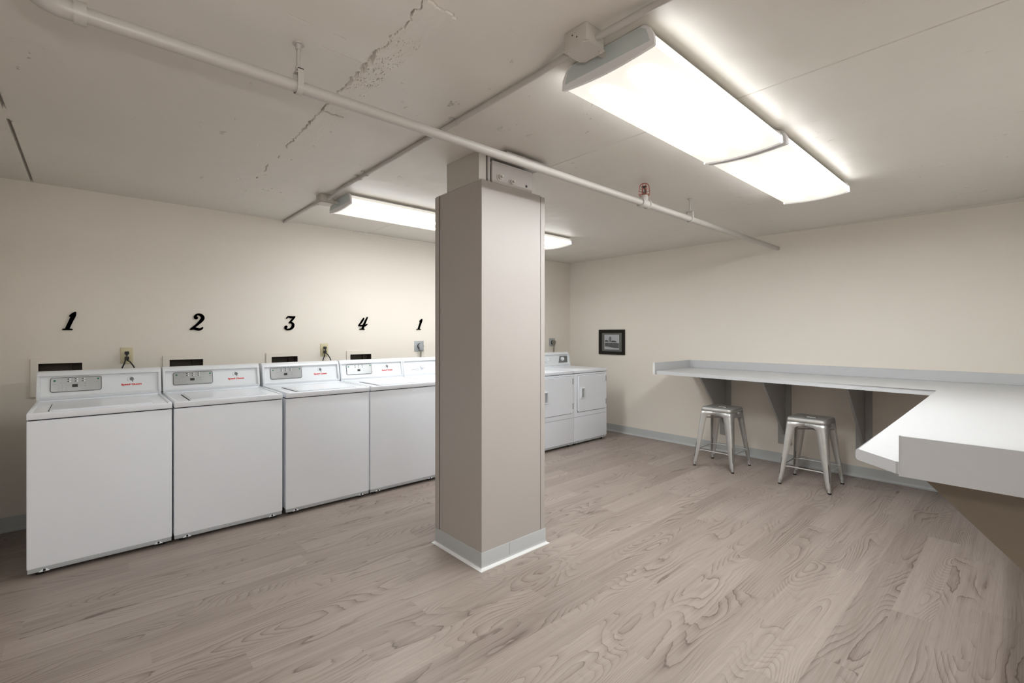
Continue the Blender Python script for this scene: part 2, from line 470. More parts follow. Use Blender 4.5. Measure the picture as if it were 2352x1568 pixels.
# rough patched strip beside it
inside = np.clip((X - xc) / 0.01, 0, 1) * np.clip((0.905 + 0.004 * (Y - 1.3) + vnoise(Y * 60, 7, 0.003) - X) / 0.004, 0, 1)
py = np.clip((Y - 1.26) / 0.02, 0, 1) * np.clip((2.95 - Y) / 0.7, 0, 1)
rough = (vn2(X * 130, Y * 60, 1) - 0.5) * 0.0012 + (vn2(X * 40, Y * 20, 2) - 0.5) * 0.0015
pits = np.clip(vn2(X * 230, Y * 110, 3) - 0.82, 0, 1) * (vn2(X * 30, Y * 14, 8) > 0.35) * np.clip(1 - np.abs(Y - 1.74) / 0.30, 0, 1) * 0.16
H += inside * py * (rough - 0.0010) + inside * pits
# cross cracks
for yc, xa, xb, dp, sd in ((1.283, 0.755, 0.912, 0.007, 11), (1.882, 0.80, 0.890, 0.014, 12), (2.245, 0.815, 0.915, 0.012, 13)):
    yy = yc + vnoise(X * 90, sd, 0.007)
    H += dp * np.clip(1 - np.abs(Y - yy) / 0.0055, 0, 1) * (X > xa) * (X < xb)
for yc, xa, xb in ((1.643, 0.483, 0.56), (1.643, 0.634, 0.676), (1.746, 0.626, 0.781)):
    H += 0.006 * (np.abs(Y - yc) < 0.0025) * (X > xa) * (X < xb)
# scattered small chips
for cx_, cy_, rr_ in ((0.62, 2.02, .008), (0.50, 2.2, .006), (0.93, 2.45, .007), (0.95, 2.05, .006), (0.56, 1.35, .007), (0.70, 2.9, .007), (0.90, 3.0, .01), (0.93, 2.7, .006),
                      (0.52, 1.20, .006), (0.86, 3.4, .012), (0.75, 3.6, .01)):
    H += 0.006 * np.clip(1 - np.sqrt((X - cx_) ** 2 + ((Y - cy_) * 0.7) ** 2) / rr_, 0, 1)
# smeared plaster near the near cross crack
sm = np.clip(1 - np.sqrt(((X - 0.72) / 0.09) ** 2 + ((Y - 1.27) / 0.09) ** 2), 0, 1)
H += sm * (vn2(X * 60, Y * 120, 5) - 0.5) * 0.006
# open slit on the left and the panel joints
slit_on = (Y > 2.9) * (Y < 4.62) * (vnoise(Y * 7, 21) > -0.72)
H += 0.03 * ((X > -0.3055) & (X < -0.2960)) * slit_on
H += 0.0045 * ((X > 2.1530) & (X < 2.1565)) * (np.abs(Y - 3.05) > 0.4)
ny, nx = X.shape
V = np.stack([X, Y, ZC + H], -1).reshape(-1, 3)
idx = np.arange(nx * ny).reshape(ny, nx)
F = np.stack([idx[:-1, :-1], idx[1:, :-1], idx[1:, 1:], idx[:-1, 1:]], -1).reshape(-1, 4)
me = bpy.data.meshes.new('ceiling'); me.from_pydata(V.tolist(), [], F.tolist()); me.materials.append(CEIL)
o = bpy.data.objects.new('ceiling', me); COL.objects.link(o); o['kind'] = 'structure'

# ------------------------------------------------------------------ walls
HOLES = [(-0.272, -0.045), (0.472, 0.700), (1.227, 1.454), (1.965, 2.191)]
HZ0, HZ1 = 0.94, 1.132
bm = B()
cuts = sorted([XL - 0.1, XR + 0.1] + [c for h in HOLES for c in h])
for i in range(len(cuts) - 1):
    a, b_ = cuts[i], cuts[i + 1]
    if (a, b_) in HOLES:
        add_box(bm, a, b_, YB, YB + 0.12, -0.02, HZ0); add_box(bm, a, b_, YB, YB + 0.12, HZ1, ZC + 0.05)
    else:
        add_box(bm, a, b_, YB, YB + 0.12, -0.02, ZC + 0.05)
struct('wall_back', bm, WALL)
bm = B(); add_box(bm, XR, XR + 0.12, YF - 0.1, YB + 0.12, -0.02, ZC + 0.05); struct('wall_right', bm, WALL)
bm = B()
add_box(bm, 1.45, XR + 0.1, YF - 0.12, YF, -0.02, ZC + 0.05)
add_box(bm, 1.45, 1.57, YR, YF - 0.12, -0.02, ZC + 0.05)
add_box(bm, XL - 0.12, 1.57, YR - 0.12, YR, -0.02, ZC + 0.05)
struct('wall_front', bm, WALL)
bm = B(); add_box(bm, XL - 0.12, XL, YR - 0.1, YB + 0.12, -0.02, ZC + 0.05)
add_box(bm, -0.60, -0.475, 3.60, YB, -0.02, ZC + 0.05)
struct('wall_left', bm, WALL)

# thin tapered filler at the top of the right wall
bm = B()
vv = [bm.verts.new(p_) for p_ in ((XR, YF, ZC), (XR - 0.014, YF, ZC), (XR - 0.014, YF, ZC - 0.032), (XR, YF, ZC - 0.032), (XR, 2.0, ZC), (XR - 0.004, 2.0, ZC), (XR - 0.004, 2.0, ZC - 0.004), (XR, 2.0, ZC - 0.004))]
for f in ((0, 1, 2, 3), (4, 7, 6, 5), (0, 4, 5, 1), (1, 5, 6, 2), (2, 6, 7, 3), (3, 7, 4, 0)): bm.faces.new([vv[i] for i in f])
struct('trim_1', bm, CEIL)
# lip along the top of the back wall
bm = B(); add_box(bm, 2.0, XR, YB - 0.012, YB, ZC - 0.022, ZC, 0.004); struct('trim_2', bm, WALL)

# vinyl cove baseboards
def cove(t=0.004, h=0.10):
    return [(0, 0), (0, h), (t * .6, h), (t, h - 0.003), (t, 0.026), (t + 0.003, 0.014), (t + 0.010, 0.006), (t + 0.018, 0.003), (t + 0.018, 0)]
bm = B(); add_prism(bm, [(XR - d, z) for d, z in cove()], 'y', YF, YB); struct('baseboard_right', bm, BASEM, smooth=True)
bm = B(); add_prism(bm, [(YB - d, z) for d, z in cove()], 'x', -0.475, XR - 0.02); struct('baseboard_back', bm, BASEM, smooth=True)

# ------------------------------------------------------------------ washer outlet boxes in the wall
box_lab = ['beige recessed wall box partly hidden behind the leftmost washer, under the first number 1',
           'beige recessed wall box behind the second washer from the left, under the number 2',
           'beige recessed wall box behind the third washer from the left, under the number 3',
           'beige recessed wall box behind the fourth washer from the left, under the number 4']
outer = [(-0.310, -0.003), (0.430, 0.743), (1.182, 1.489), (1.927, 2.225)]
for (a, b_), (c, d), lab in zip(HOLES, outer, box_lab):
    t = thing('wall_outlet_box', lab, 'utility box', (a, YB, 0.9), group='washer supply boxes in the back wall')
    bm = B(); z0, z1, h0, h1 = 0.0, 0.268, HZ0 - 0.9, HZ1 - 0.9
    C0, D0, A0, B0 = c - a, d - a, 0.0, b_ - a
    for q in ((C0, D0, z0, h0), (C0, D0, h1, z1), (C0, A0, h0, h1), (B0, D0, h0, h1)):
        add_box(bm, q[0], q[1], -0.010, 0, q[2], q[3])
    bmesh.ops.remove_doubles(bm, verts=bm.verts, dist=1e-5)
    build('trim_frame', bm, WALL, t, smooth=False)
    bm = B(); wl = 0.003
    add_box(bm, A0, B0, 0.085, 0.09, h0, h1)
    add_box(bm, A0, A0 + wl, 0, 0.085, h0, h1); add_box(bm, B0 - wl, B0, 0, 0.085, h0, h1)
    add_box(bm, A0, B0, 0, 0.085, h0, h0 + wl); add_box(bm, A0, B0, 0, 0.085, h1 - wl, h1)
    add_box(bm, B0 * 0.72, B0 * 0.74, 0.05, 0.085, h0, h1)
    build('recess', bm, RECESS, t, smooth=False)

# ------------------------------------------------------------------ numbers on the wall
STROKES = {
 '1': ([[(.50,.95,.09),(.45,.80,.16),(.32,.44,.15),(.20,.10,.15)], [(.52,.96,.07),(.40,.86,.10),(.31,.76,.08)], [(.03,.04,.07),(.2,.055,.09),(.38,.04,.07)]], .57),
 '2': ([[(.38,.73,.13),(.34,.78,.13),(.37,.87,.10),(.50,.945,.10),(.68,.90,.14),(.79,.76,.16),(.72,.60,.16),(.52,.40,.12),(.28,.20,.10),(.07,.055,.09)],
        [(.10,.06,.09),(.25,.11,.13),(.42,.07,.14),(.60,.05,.12),(.73,.10,.09),(.78,.17,.06)], [(.36,.74,.15),(.40,.73,.15)]], .86),
 '3': ([[(.19,.83,.07),(.27,.94,.07),(.45,.91,.14),(.60,.91,.12),(.76,.95,.08)], [(.76,.93,.07),(.6,.76,.10),(.40,.55,.09)],
        [(.38,.52,.08),(.54,.52,.10),(.64,.40,.15),(.60,.22,.15),(.44,.085,.12),(.22,.055,.10),(.09,.14,.12),(.12,.22,.14)], [(.12,.22,.16),(.15,.24,.15)]], .80),
 '4': ([[(.46,.88,.08),(.36,.72,.12),(.20,.50,.10),(.06,.33,.08)], [(.06,.31,.08),(.3,.32,.11),(.55,.32,.12),(.74,.43,.05)],
        [(.75,.95,.09),(.62,.70,.12),(.46,.35,.14),(.36,.08,.14)], [(.15,.04,.07),(.32,.05,.09),(.50,.04,.07)]], .78)}
def number(ch, x0, x1, z0, z1, label):
    strokes, wn = STROKES[ch]
    bm = B(); h = z1 - z0; sx = (x1 - x0) / (wn * h)
    for st in strokes:
        P = smooth_path([(x * sx, y, wd_ * 1.18) for x, y, wd_ in st], 4)
        for i in range(len(P) - 1):
            a, b_ = P[i], P[i + 1]
            d = Vector((b_.x - a.x, b_.y - a.y)); 
            if d.length < 1e-5: continue
            ang = math.atan2(d.y, d.x)
            pts = []
            for k in range(7):
                t = ang + PI / 2 + PI * k / 6; pts.append((a.x + a.z / 2 * math.cos(t), a.y + a.z / 2 * math.sin(t)))
            for k in range(7):
                t = ang - PI / 2 + PI * k / 6; pts.append((b_.x + b_.z / 2 * math.cos(t), b_.y + b_.z / 2 * math.sin(t)))
            add_prism(bm, [(u * h, v_ * h) for u, v_ in pts], 'y', -0.009, 0.0)
    o = build('wall_number', bm, NUMM, None, (x0, YB, z0), smooth=False)
    tag(o, label, 'number', 'black numbers on the back wall')
number('1', -0.151, -0.075, 1.368, 1.502, 'black figure 1 on the wall above the leftmost washer')
number('2', 0.606, 0.706, 1.372, 1.512, 'curly black figure 2 on the wall above the second washer from the left')
number('3', 1.335, 1.434, 1.376, 1.510, 'flat topped black figure 3 on the wall, just left of an ivory socket')
number('4', 2.048, 2.152, 1.385, 1.520, 'open black figure 4 on the wall, just right of an ivory socket')
number('1', 2.732, 2.811, 1.389, 1.514, 'black figure 1 on the wall next to the column, above a grey socket')

# ------------------------------------------------------------------ sockets and cords
def duplex(xc_, zc_, label):
    t = thing('wall_socket', label, 'socket', (xc_, YB, zc_), group='ivory sockets with black plugs')
    bm = B(); add_box(bm, -0.0375, 0.0375, -0.007, 0, -0.062, 0.062, 0.003)
    build('cover_plate', bm, IVORY, t)
    for s in (1, -1):
        bm = B(); add_prism(bm, circ(0, s * 0.02, 0.016, 18), 'y', -0.009, -0.006)
        build('receptacle', bm, IVORY, t)
    for s, dx in ((1, -0.028), (-1, 0.040)):
        g = thing('power_cord', ('upper black plug and cord of ' if s > 0 else 'lower black plug and cord of ') + label.replace('ivory double socket', 'the ivory socket'), 'power cord', (xc_, YB - 0.009, zc_ + s * 0.02), group='black cords behind the washers')
        bm = B(); add_box(bm, -0.013, 0.013, -0.026, 0.0, -0.012, 0.012, 0.004)
        build('plug', bm, BLACK, g)
        bm = B(); z = -s * 0.02
        add_tube(bm, smooth_path([(0, -0.02, -0.004), (dx * 0.1, -0.04, -0.016 + (z if s > 0 else 0) * 0.6), (dx * 0.55, -0.042, z - 0.055), (dx * 1.2, -0.042, z - 0.12), (dx * 1.4, -0.045, z - 0.30), (dx * 1.2, -0.05, z - 0.55)]), 0.0048, 10)
        build('cord', bm, BLACK, g)
duplex(0.2065, 1.176, 'ivory double socket behind the leftmost washer')
duplex(1.705, 1.186, 'ivory double socket behind the third washer, nearer the column')

def dryer_socket(xc_, zc_, lab, labc):
    t = thing('dryer_socket', lab, 'socket', (xc_, YB, zc_), group='square grey dryer sockets')
    bm = B(); add_box(bm, -0.06, 0.06, -0.006, 0, -0.058, 0.058, 0.002); build('cover_plate', bm, GPLATE, t)
    bm = B(); add_prism(bm, circ(0.008, 0.0, 0.032, 24), 'y', -0.012, -0.005); build('receptacle', bm, DARK, t)
    g = thing('power_cord', labc, 'power cord', (xc_ + 0.01, YB - 0.012, zc_), group='grey dryer cords')
    bm = B()
    add_prism(bm, circ(0.002, 0.0, 0.029, 24), 'y', -0.032, 0.0)
    add_prism(bm, [(-0.014, -0.045), (0.014, -0.045), (0.026, -0.01), (-0.024, -0.01)], 'y', -0.030, -0.006)
    build('plug', bm, CORDG if xc_ > 4 else GPLATE, g)
    bm = B(); add_tube(bm, smooth_path([(0, -0.018, -0.03), (-0.001, -0.02, -0.06), (-0.008, -0.022, -0.12), (-0.012, -0.03, -0.3), (0, -0.03, -0.6)]), 0.0095, 12)
    build('cord', bm, CORDG, g)
dryer_socket(2.766, 1.204, 'square grey dryer socket left of the column, below the smaller number 1', 'grey round plug and cord hanging left of the column')
dryer_socket(4.963, 1.223, 'square grey dryer socket right of the column, near the room corner', 'grey plug and cord dropping behind the rightmost dryer')

# ------------------------------------------------------------------ washers and dryers
TILT = math.atan2(0.0317, 0.132)
def facem(x, z, out=0.0):
    """matrix: local XY lies on the sloping console face, +Z points out of it. z is world height."""
    t = (z - 0.93) / 0.132
    y = 0.634 + 0.0317 * t
    R = Matrix(((1, 0, 0, 0), (0, math.sin(TILT), -math.cos(TILT), 0), (0, math.cos(TILT), math.sin(TILT), 0), (0, 0, 0, 1)))
    return Matrix.Translation((x, y, z)) @ R @ Matrix.Translation((0, 0, out))

def console_mesh(W):
    full = [(.622, .912), (.620, .935), (.648, 1.055), (.654, 1.072), (.664, 1.085), (.680, 1.092), (.700, 1.094), (.745, 1.092), (.760, 1.080), (.765, .912)]
    core = [(.626, .912), (.623, .927), (.634, .934), (.6645, 1.060), (.69, 1.07), (.75, 1.075), (.76, .912)]
    hood = [(.6495, 1.062), (.654, 1.072), (.664, 1.085), (.680, 1.092), (.700, 1.094), (.745, 1.092), (.760, 1.080), (.762, 1.062)]
    bm = B()
    add_prism(bm, core, 'x', 0.01, W - 0.01)
    add_prism(bm, hood, 'x', 0.014, W - 0.014)
    for a, b_ in ((0.0, 0.018), (W - 0.018, W)):
        v_ = add_prism(bm, full, 'x', a, b_)
        es = [e for e in {e for v in v_ for e in v.link_edges} if abs(e.verts[0].co.x - e.verts[1].co.x) < 1e-6]
        bmesh.ops.bevel(bm, geom=es, offset=0.004, segments=2, affect='EDGES', clamp_overlap=True)
    return bm

def body(t, W, topz0=0.868, topz1=0.905, cab=True):
    bm = B()
    add_box(bm, 0.0, W, 0.008, 0.755, 0.046, topz0 - 0.006, 0.007, 3)
    build('cabinet', bm, WHITE, t)
    bm = B(); add_box(bm, 0.006, W - 0.006, 0.016, 0.74, topz0 - 0.012, topz0 + 0.004); build('shadow_gap', bm, DARK, t)
    bm = B(); add_box(bm, 0.0, W, 0.0, 0.64, topz0, topz1, 0.006, 3)
    add_box(bm, 0.0, W, 0.62, 0.76, topz0, topz1 + 0.006, 0.004, 2)
    build('top_panel', bm, WHITE, t)
    bm = B(); add_box(bm, 0.003, W - 0.003, 0.013, 0.05, 0.024, 0.048, 0.002)
    for xn in (0.07, W - 0.07):
        add_prism(bm, [(xn - 0.022, 0.024), (xn + 0.022, 0.024), (xn + 0.010, 0.037), (xn - 0.010, 0.037)], 'y', 0.009, 0.014, mi=1)
        add_prism(bm, circ(xn, 0.032, 0.006, 10), 'y', 0.006, 0.012, mi=2)
    build('kick_strip', bm, [SKIRT, WHITE, DARK], t)
    for xn in (0.05, W - 0.05):
        for yn in (0.06, 0.70):
            bm = B(); add_tube(bm, [(xn, yn, 0), (xn, yn, 0.012), (xn, yn, 0.0121), (xn, yn, 0.05)], [0.018, 0.018, 0.008, 0.008], 14)
            build('foot', bm, BLACK, t)

def make_washer(label, loc):
    W = 0.648
    t = thing('washing_machine', label, 'washing machine', loc, group='white top loading washers along the back wall')
    body(t, W)
    # lid
    bm = B()
    add_prism(bm, rrect(0.083, 0.557, 0.030, 0.428, 0.02), 'z', 0.9045, 0.9062, mi=1)
    add_prism(bm, rrect(0.088, 0.554, 0.026, 0.424, 0.016), 'z', 0.900, 0.9105)
    add_prism(bm, rrect(0.098, 0.544, 0.036, 0.414, 0.012), 'z', 0.905, 0.9125)
    l = build('lid', bm, [WHITE, DARK], t)
    # raised rims left and right of the lid
    bm = B()
    add_box(bm, 0.003, 0.022, 0.004, 0.60, 0.902, 0.9095, 0.003)
    add_box(bm, W - 0.022, W - 0.003, 0.004, 0.60, 0.902, 0.9095, 0.003)
    add_box(bm, 0.003, W - 0.003, 0.585, 0.62, 0.902, 0.9095, 0.003)
    build('top_rim', bm, WHITE, t)
    for s in (0.13, 0.48):
        bm = B(); add_box(bm, s, s + 0.04, 0.424, 0.436, 0.903, 0.910, 0.002)
        build('lid_hinge', bm, WHITEP, l)
    c = build('console', console_mesh(W), WHITEP, t)
    # control panel
    u0, u1, v0, v1 = 0.063, 0.318, 0.955, 1.050
    pc = facem((u0 + u1) / 2, (v0 + v1) / 2)
    hw = (u1 - u0) / 2; hv = (v1 - v0) / 2 / math.cos(TILT)
    bm = B()
    v_ = add_prism(bm, rrect(-hw, hw, -hv, hv, 0.014), 'z', 0.0, 0.005, mi=1, M=pc)
    v_ = add_prism(bm, rrect(-hw + .004, hw - .004, -hv + .004, hv - .004, 0.011), 'z', 0.004, 0.0062, mi=0, M=pc)
    def at(u, v): return ((u - 0.5) * 2 * hw, (v - 0.5) * 2 * hv)
    for u, v in ((.67, .52), (.67, .35)):
        x, y = at(u, v); add_prism(bm, [(x - .006, y), (x + .004, y + .0025), (x + .004, y - .0025)], 'z', 0.006, 0.0068, M=pc, mi=2)
    for u in (.16, .23, .30):
        for v in (.45, .28, .11):
            x, y = at(u, v); add_prism(bm, circ(x, y, 0.0016, 8), 'z', 0.006, 0.0066, M=pc, mi=2)
    for v in (.50, .34, .18):
        x, y = at(.945, v); add_prism(bm, circ(x, y, 0.0016, 8), 'z', 0.006, 0.0066, M=pc, mi=2)
    for u, v, ww in ((.08, .55, .02), (.24, .60, .03), (.5, .58, .03), (.92, .62, .018), (.575, .37, .006)):
        x, y = at(u, v); add_prism(bm, [(x - ww / 2, y - .0005), (x + ww / 2, y - .0005), (x + ww / 2, y + .0005), (x - ww / 2, y + .0005)], 'z', 0.006, 0.0065, M=pc, mi=2)
    cp = build('control_panel', bm, [SILVER, PRIM, GREYP], c)
    cp['label'] = 'silver touch control panel'
    for u, v in ((.085, .78), (.93, .82)):
        bm = B(); x, y = at(u, v); add_prism(bm, circ(x, y, 0.0062, 18), 'z', 0.006, 0.0075, M=pc); bb = build('button', bm, GREEN, cp); bb['label'] = 'green round button'
    bm = B(); x, y = at(.472, .40); add_prism(bm, [(x - .014, y - .0095), (x + .014, y - .0095), (x + .014, y + .0095), (x - .014, y + .0095)], 'z', 0.006, 0.0068, M=pc)
    bb = build('display', bm, BLACK, cp); bb['label'] = 'black digit display'
    for u in (.34, .48, .62):
        for v in (.87, .71):
            bm = B(); x, y = at(u, v)
            add_prism(bm, [(x - .007, y), (x + .004, y + .0045), (x + .004, y - .0045)], 'z', 0.006, 0.0068, M=pc)
            add_prism(bm, rrect(x + .006, x + .013, y - .003, y + .003, 0.001), 'z', 0.006, 0.0068, M=pc, mi=1)
            build('button', bm, [BLACK, WHITEP], cp)
    # brand mark
    bm = B()
    m0 = facem(0.479, 0.982)
    text_mesh(bm, 'Speed Queen', 0.0165, m0 @ Matrix.Translation((0, -0.005, 0.0008)), 0, offset=0.0010, sx=1.27)
    add_prism(bm, [(-.056, -.014), (.058, -.014), (.058, -.0133), (-.056, -.0133)], 'z', 0.0002, 0.001, M=m0, mi=1)
    me_ = facem(0.474, 1.018)
    add_prism(bm, circ(0, 0, 0.0175, 24, 1.15), 'z', 0.0002, 0.0008, M=me_, mi=1)
    add_prism(bm, circ(-0.004, 0.001, 0.0125, 24, 1.05), 'z', 0.0005, 0.0012, M=me_, mi=3)
    add_prism(bm, circ(0.005, 0.002, 0.0115, 24, 1.0), 'z', 0.0008, 0.0016, M=me_, mi=2)
    add_prism(bm, [(0.006, -0.004), (0.011, -0.001), (0.014, -0.019), (0.009, -0.020)], 'z', 0.0008, 0.0017, M=me_, mi=2)
    build('brand_badge', bm, [RED, LGREYP, GREYP, WHITEP], c, smooth=False)
    return t

wl_ = ['white top loading washer at the left end of the row, under the first number 1',
       'white top loading washer second in the row, under the number 2',
       'white top loading washer third in the row, under the number 3',
       'white top loading washer next to the column, under the number 4']
wx = [-0.261, 0.396, 1.066, 1.722]
w0 = make_washer(wl_[0], (wx[0], 3.660, 0))
for i in (1, 2, 3):
    c = copy_tree(w0); c.location = (wx[i], 3.660, 0); c['label'] = wl_[i]

def make_dryer(label, loc):
    W = 0.641
    t = thing('clothes_dryer', label, 'dryer', loc, group='white front loading dryers along the back wall')
    body(t, W)
    bm = B(); add_box(bm, 0.001, W - 0.001, 0.0065, 0.010, 0.338, 0.342); build('panel_seam', bm, GPLATE, t)
    bm = B(); v_ = add_prism(bm, rrect(0.052, 0.604, 0.394, 0.842, 0.022), 'y', 0.0060, 0.010, mi=1)
    add_prism(bm, rrect(0.056, 0.602, 0.400, 0.840, 0.020), 'y', -0.006, 0.010)
    add_prism(bm, rrect(0.062, 0.596, 0.406, 0.834, 0.017), 'y', -0.010, 0.010)
    d = build('door', bm, [WHITE, DARK], t)
    bm = B()
    hx0, hx1, hz0, hz1 = 0.098, 0.172, 0.556, 0.690
    for q in ((hx0, hx0 + .013, hz0, hz1), (hx1 - .013, hx1, hz0, hz1), (hx0, hx1, hz0, hz0 + .013), (hx0, hx1, hz1 - .013, hz1)):
        add_box(bm, q[0], q[1], -0.024, -0.009, q[2], q[3], 0.004)
    add_box(bm, hx0 + .01, hx1 - .01, -0.0115, -0.009, hz0 + .01, hz1 - .01, mi=1)
    build('door_handle', bm, [WHITEP, SKIRT], d)
    for z in (0.775, 0.482):
        bm = B(); add_box(bm, 0.607, 0.619, -0.0015, 0.012, z - 0.035, z + 0.035, 0.002); build('door_hinge', bm, DARK, t)
    bm = console_mesh(W)
    def dash(x, z, ww, th=0.0009, mi=0):
        M = facem(x, z); add_prism(bm, [(-ww/2, -th), (ww/2, -th), (ww/2, th), (-ww/2, th)], 'z', 0.0002, 0.0009, M=M, mi=mi + 1)
    dash(0.145, 0.972, 0.085, 0.0016, 0); dash(0.165, 0.960, 0.05, 0.0014, 2); dash(0.20, 0.952, 0.11, 0.0007, 1)
    dash(0.13, 1.038, 0.06, 0.0006, 1); dash(0.15, 1.027, 0.035, 0.0006, 1); dash(0.20, 1.003, 0.03, 0.0006, 1); dash(0.32, 0.944, 0.42, 0.0005, 1)
    dash(0.25, 0.985, 0.03, 0.0012, 0); dash(0.26, 1.01, 0.02, 0.001, 0)
    c = build('console', bm, [WHITEP, GREYP, LGREYP, LGREYP], t)
    m0 = facem(0.5, 0.995)
    bm = B()
    add_prism(bm, [(-.085, -.045), (.095, -.045), (.115, .045), (-.045, .045)], 'z', 0.0002, 0.0012, M=m0); pz = build('dial_plate', bm, SILVER, c)
    bm = B()
    m1 = facem(0.50, 1.0)
    add_prism(bm, circ(0, 0, 0.026, 28), 'z', 0.001, 0.012, M=m1); add_prism(bm, circ(0, 0, 0.019, 28), 'z', 0.012, 0.024, M=m1)
    add_box(bm, -0.004, 0.004, -0.018, 0.018, 0.022, 0.030, 0.001, M=m1)
    k = build('dial_knob', bm, WHITEP, c)
    bm = B(); m2 = facem(0.225, 0.998)
    add_prism(bm, circ(0, 0, 0.020, 24), 'z', 0.001, 0.016, M=m2); add_box(bm, -0.003, 0.003, -0.014, 0.014, 0.014, 0.022, 0.001, M=m2)
    build('dial_knob', bm, WHITEP, c)
    return t
dl_ = ['white dryer next to the fourth washer, mostly hidden behind the left of the column',
       'white dryer directly behind the column, second of the four dryers',
       'white dryer just right of the column, its left side cut off by it',
       'white dryer at the right end of the row, nearest the framed picture']
dx = [2.372, 3.016, 3.660, 4.306]
d0 = make_dryer(dl_[0], (dx[0], 3.660, 0))
for i in (1, 2, 3):
    c = copy_tree(d0); c.location = (dx[i], 3.660, 0); c['label'] = dl_[i]

# ------------------------------------------------------------------ column
cx0, cx1, cy0, cy1 = 1.650, 2.165, 2.090, 2.560
t = thing('square_column', 'beige boxed square column standing in the middle of the room', 'column', (cx0, cy0, 0))
W, D = cx1 - cx0, cy1 - cy0
bm = B()
add_box(bm, 0, W - 0.0395, 0, D, 0, 2.220, 0.0015, 1)
build('casing', bm, COLM, t)
bm = B(); add_box(bm, W - 0.0395, W - 0.036, 0.004, D - 0.004, 0.02, 2.214); add_box(bm, -0.0006, 0.0, D - 0.042, D - 0.038, 0.10, 2.216); build('seam', bm, COLG, t)
bm = B(); add_box(bm, W - 0.036, W, 0.0, D, 0, 2.214, 0.0015, 1); build('side_board', bm, COLM, t)
bm = B(); add_box(bm, -0.007, 0.0, D - 0.036, D + 0.002, 0.10, 2.212, 0.001, 1)
build('corner_strip', bm, COLM, t)
bm = B(); add_box(bm, -0.0006, 0.0, 0.0405, 0.042, 0.10, 2.20); build('joint_line', bm, PIPEM, t)
# upper core, left of the steel plate
bm = B(); add_box(bm, 0.0005, 0.052, 0.026, 0.350, 2.2205, ZC + 0.003); add_box(bm, 0.052, W - 0.12, 0.06, 0.345, 2.2, ZC)
build('plaster_core', bm, BOXM, t)
bm = B()
add_box(bm, 0.058, 0.072, 0.012, 0.10, 2.2, ZC, 0.001, 1)
v_ = add_prism(bm, rrect(0.078, 0.400, 2.2205, 2.347, 0.004, 3), 'y', 0.0, 0.012)
build('steel_plate', bm, COLM, t)
bm = B(); add_prism(bm, circ(0.351, 2.252, 0.0085, 18), 'y', -0.0012, 0.001); build('bolt_hole', bm, DARK, t)
for bx, bz in ((0.132, 2.259), (0.225, 2.249)):
    bm = B()
    add_prism(bm, circ(bx, bz, 0.021, 20), 'y', -0.004, 0.0)
    add_prism(bm, circ(bx, bz, 0.0155, 6), 'y', -0.018, -0.003)
    add_prism(bm, circ(bx, bz, 0.008, 14), 'y', -0.034, -0.016)
    build('bolt', bm, BOXM, t)
bm = B(); add_box(bm, 0.10, 0.44, -0.105, 0.36, 2.362, 2.374, 0.001, 1)
add_box(bm, 0.26, 0.272, -0.07, 0.35, 2.372, ZC + 0.001); build('beam_flange', bm, COLM, t)
# vinyl base around the column
def cove_ring(x0, x1, y0, y1):
    bm = B(); pr_ = cove(0.004, 0.098)
    cs = [(x0, y0, -1, -1), (x1, y0, 1, -1), (x1, y1, 1, 1), (x0, y1, -1, 1)]
    rings = [[bm.verts.new((x + sx * d, y + sy * d, z)) for d, z in pr_] for x, y, sx, sy in cs]
    for i in range(4):
        a, b_ = rings[i], rings[(i + 1) % 4]
        for k in range(len(pr_) - 1):
            f = bm.faces.new((a[k], a[k + 1], b_[k + 1], b_[k])); f.material_index = 1 if k >= 5 else 0  # toe faces white, the light they catch painted in
    return bm
build('vinyl_base', cove_ring(0, W, 0, D), [BASEM, LAMS], t)
bm = B(); add_box(bm, 0.2085, 0.2095, -0.0046, -0.0038, 0.022, 0.098); build('base_joint', bm, GREYP, t)

